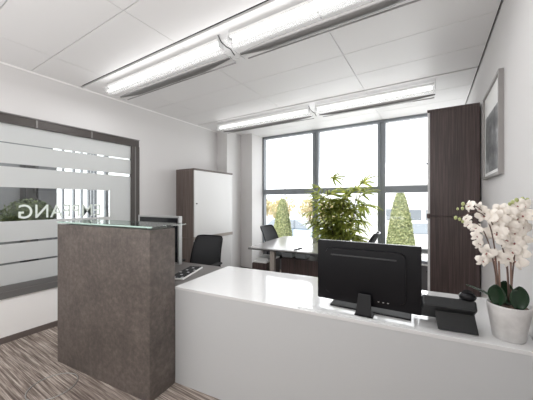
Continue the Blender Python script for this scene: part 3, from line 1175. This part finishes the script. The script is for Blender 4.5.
protos = [frond_mesh(s_).build('frond', 'leaf_palm', palm) for s_ in (1, 2, 3, 4)]
pm_rnd = random.Random(11)
used = 0
RIGHT = Vector((math.cos(math.radians(31.6)), math.sin(math.radians(31.6)), 0))
stem_tops = []
for i in range(8):
    a = 2 * PI * i / 8 + 0.3
    bx_, by_ = 0.075 * math.cos(a), 0.075 * math.sin(a)
    tx, ty = 0.36 * math.cos(a), 0.14 * math.sin(a)
    zt = (1.55, 1.40, 1.30, 1.45, 1.25, 1.62, 1.35, 1.50)[i]
    pth = bez([(bx_, by_, 0.34), (bx_ * 1.6, by_ * 1.3, 0.8), (tx, ty, zt)], 10)
    MB().tube(pth, [0.012 - 0.004 * j / 10 for j in range(11)], 8).build('stem', 'palm_stem', palm)
    for j in range(12):
        u = 0.36 + 0.64 * j / 11
        base = along(pth, min(u, 1.0))
        az = j * 2.4 + i
        el = pm_rnd.uniform(0.1, 0.7) + (0.5 if j == 11 else 0)
        d = Vector((math.cos(az) * math.cos(el), 0.55 * math.sin(az) * math.cos(el), math.sin(el)))
        tip = base + d * pm_rnd.uniform(0.10, 0.20)
        lim = 4.80 - 4.50
        if tip.y > lim - 0.20:
            tip.y = lim - 0.20 - pm_rnd.uniform(0, 0.08)
            az = -abs(math.sin(az)) - 0.3 if math.cos(az) > 0 else PI + 0.3 + abs(math.sin(az)) * 0.8
        pr = protos[used % 4]
        if used < 4:
            o = pr
        else:
            o = pr.copy()
            COL.objects.link(o)
        used += 1
        o.location = tip
        o.rotation_euler = Euler((pm_rnd.uniform(-0.5, 0.5), -el * 0.9 + pm_rnd.uniform(-0.2, 0.4), az), 'XYZ')
        s_ = pm_rnd.uniform(0.80, 1.15)
        o.scale = (s_, s_ * 0.85, s_)
palm_petioles = None

# ------------------------------------------------------------------ plant in the next room
nb_ = thing('potted_bush', 'round green plant seen through the clear glass band behind the mirrored letters', 'potted plant', (-4.72, 1.42, 0), 0)
b = MB()
b.lathe([(0, 0), (0.14, 0), (0.18, 0.45), (0.165, 0.45), (0.16, 0.42), (0, 0.42)], 28)
b.build('pot', 'planter_grey', nb_)
MB().tube([(0, 0, 0.42), (0.02, 0, 0.75), (0, 0, 1.1)], 0.02, 8).build('stem', 'bark', nb_)


def leaf_cloud(mbx, fn, n, size, rnd):
    for _ in range(n):
        c_, nrm = fn(rnd)
        nrm = (nrm + Vector((rnd.uniform(-.7, .7), rnd.uniform(-.7, .7), rnd.uniform(-.7, .7)))).normalized()
        tq = nrm.to_track_quat('Z', 'Y').to_matrix()
        a = rnd.uniform(0, 2 * PI)
        s_ = size * rnd.uniform(0.6, 1.3)
        e1 = tq @ Vector((math.cos(a), math.sin(a), 0)) * s_
        e2 = tq @ Vector((-math.sin(a), math.cos(a), 0)) * s_ * 0.5
        mbx.quad([c_ - e1, c_ - e2, c_ + e1, c_ + e2])


def ball_fn(c, r, sc=(1, 1, 1)):
    def f_(rnd):
        v = Vector((rnd.gauss(0, 1), rnd.gauss(0, 1), rnd.gauss(0, 1))).normalized()
        q = r * rnd.uniform(0.75, 1.03)
        return Vector(c) + Vector((v.x * sc[0], v.y * sc[1], v.z * sc[2])) * q, v
    return f_


b = MB()
b.ball((0, 0, 1.18), 0.20, 3, (1.1, 1.1, 1.0))
leaf_cloud(b, ball_fn((0, 0, 1.18), 0.26, (1.1, 1.1, 1.0)), 1400, 0.03, random.Random(3))
b.build('foliage', 'leaf_bush', nb_)

# ------------------------------------------------------------------ outside
struct('ground_outside', box1(-60, 40, 5.2, 80, -1.15, -1.0), 'asphalt')


def topiary(label, x, y, ztop, rb, n, seed):
    t = thing('topiary_tree', label, 'topiary', (x, y, -1.0), 0, 'clipped cone trees outside the window')
    H = ztop + 1.0
    b = MB()
    prof = [(0, 0.2), (rb * 0.85, 0.25)] + [(rb * 0.93 * (1 - u) ** 0.6 + 0.03, 0.3 + (H - 0.36) * u) for u in [k_ / 10 for k_ in range(11)]] + [(0, H - 0.03)]
    b.lathe(prof, 24)
    rnd = random.Random(seed)

    def fn(r_):
        u = r_.random() ** 1.1
        a = r_.uniform(0, 2 * PI)
        rr_ = rb * (1 - u) ** 0.6 + 0.035
        rr_ *= r_.uniform(0.93, 1.03)
        nv = Vector((math.cos(a), math.sin(a), 0.3)).normalized()
        return Vector((rr_ * math.cos(a), rr_ * math.sin(a), 0.25 + (H - 0.28) * u)), nv
    leaf_cloud(b, fn, n, 0.036, rnd)
    b.build('foliage', 'leaf_topiary', t)
    MB().cyl((0, 0, 0), (0, 0, 0.3), 0.05, n=10).build('trunk', 'bark', t)
    return t


topiary('clipped green cone tree outside the right window bay', -0.62, 7.0, 1.64, 0.40, 9000, 5)
topiary('slender clipped cone tree outside the left window bay', -4.02, 7.5, 1.50, 0.40, 6000, 6)


def tree(label, x, y, ztop, r, seed, mt='leaf_autumn'):
    t = thing('street_tree', label, 'tree', (x, y, -1.0), 0, 'trees beyond the parking place')
    H = ztop + 1
    MB().tube([(0, 0, 0), (0.05, 0, H * 0.4), (0, 0.03, H * 0.75)], [0.12, 0.09, 0.04], 8).build('trunk', 'bark', t)
    b = MB()
    rnd = random.Random(seed)
    for k_ in range(5):
        c_ = (rnd.uniform(-.5, .5) * r, rnd.uniform(-.5, .5) * r, H - r * rnd.uniform(0.7, 1.5))
        leaf_cloud(b, ball_fn(c_, r * 0.6), 260, 0.11, rnd)
    b.build('foliage', mt, t)


tree('yellow autumn tree beyond the parked car, left of the palm', -10.2, 19.0, 2.3, 1.3, 1)
tree('orange autumn tree beside the left mullion outside', -8.3, 20.0, 2.2, 1.3, 2)
tree('pale green tree behind the palm outside', -5.9, 19.0, 2.0, 1.4, 3)
tree('yellow green tree furthest left outside the window', -12.9, 20.5, 2.4, 1.3, 4)


def car(label, x, y, rz, body):
    t = thing('parked_car', label, 'car', (x, y, -1.0), rz)
    b = MB()
    low = [(-2.1, 0.25), (2.1, 0.25), (2.15, 0.6), (1.95, 0.78), (1.1, 0.88), (-1.9, 0.90), (-2.15, 0.7)]
    b.prism(low, -0.85, 0.85, RX, 0.05)
    b.build('body', body, t)
    b = MB()
    top = [(-1.75, 0.90), (1.0, 0.885), (0.35, 1.36), (-0.3, 1.42), (-1.25, 1.36)]
    b.prism(top, -0.72, 0.72, RX, 0.05)
    b.build('cabin', 'car_glass', t)
    MB().prism([(-1.3, 1.365), (0.36, 1.365), (0.25, 1.43), (-1.1, 1.43)], -0.68, 0.68, RX, 0.02).build('roof', body, t)
    for sx in (-1.35, 1.35):
        for sy in (-1, 1):
            MB().cyl((sx, sy * 0.70, 0.31), (sx, sy * 0.90, 0.31), 0.31, n=20).build('wheel', 'tyre', t)


car('blue car parked outside, seen between the left mullion and the cone tree', -6.6, 14.0, 0.1, 'car_blue')
car('white car parked outside beyond the right cone tree', 0.15, 15.0, 0.1, 'car_white')

t = thing('office_building', 'pale low office building across the parking place', 'building', (0.5, 27, -1.0), 0.0)
MB().box(-4.5, 9, 0, 6, 0, 3.9).build('wall', 'building_white', t)
MB().box(-4.6, 9.1, -0.1, 6.1, 3.9, 4.1).build('roof', 'building_white', t)
for k_ in range(8):
    x = -4.1 + 1.6 * k_
    MB().box(x, x + 1.25, -0.04, 0.02, 0.7, 1.7).build('window', 'building_window', t)
t = thing('street_lamp', 'thin grey street lamp outside the left window bay', 'street lamp', (-6.6, 12.6, -1.0), 0)
MB().tube([(0, 0, 0), (0, 0, 2.5), (0, 0, 4.6)], [0.05, 0.04, 0.03], 8).build('pole', 'lamp_post', t)
MB().box(-0.05, 0.35, -0.06, 0.06, 4.58, 4.64, 0.01).build('lamp_head', 'lamp_post', t)
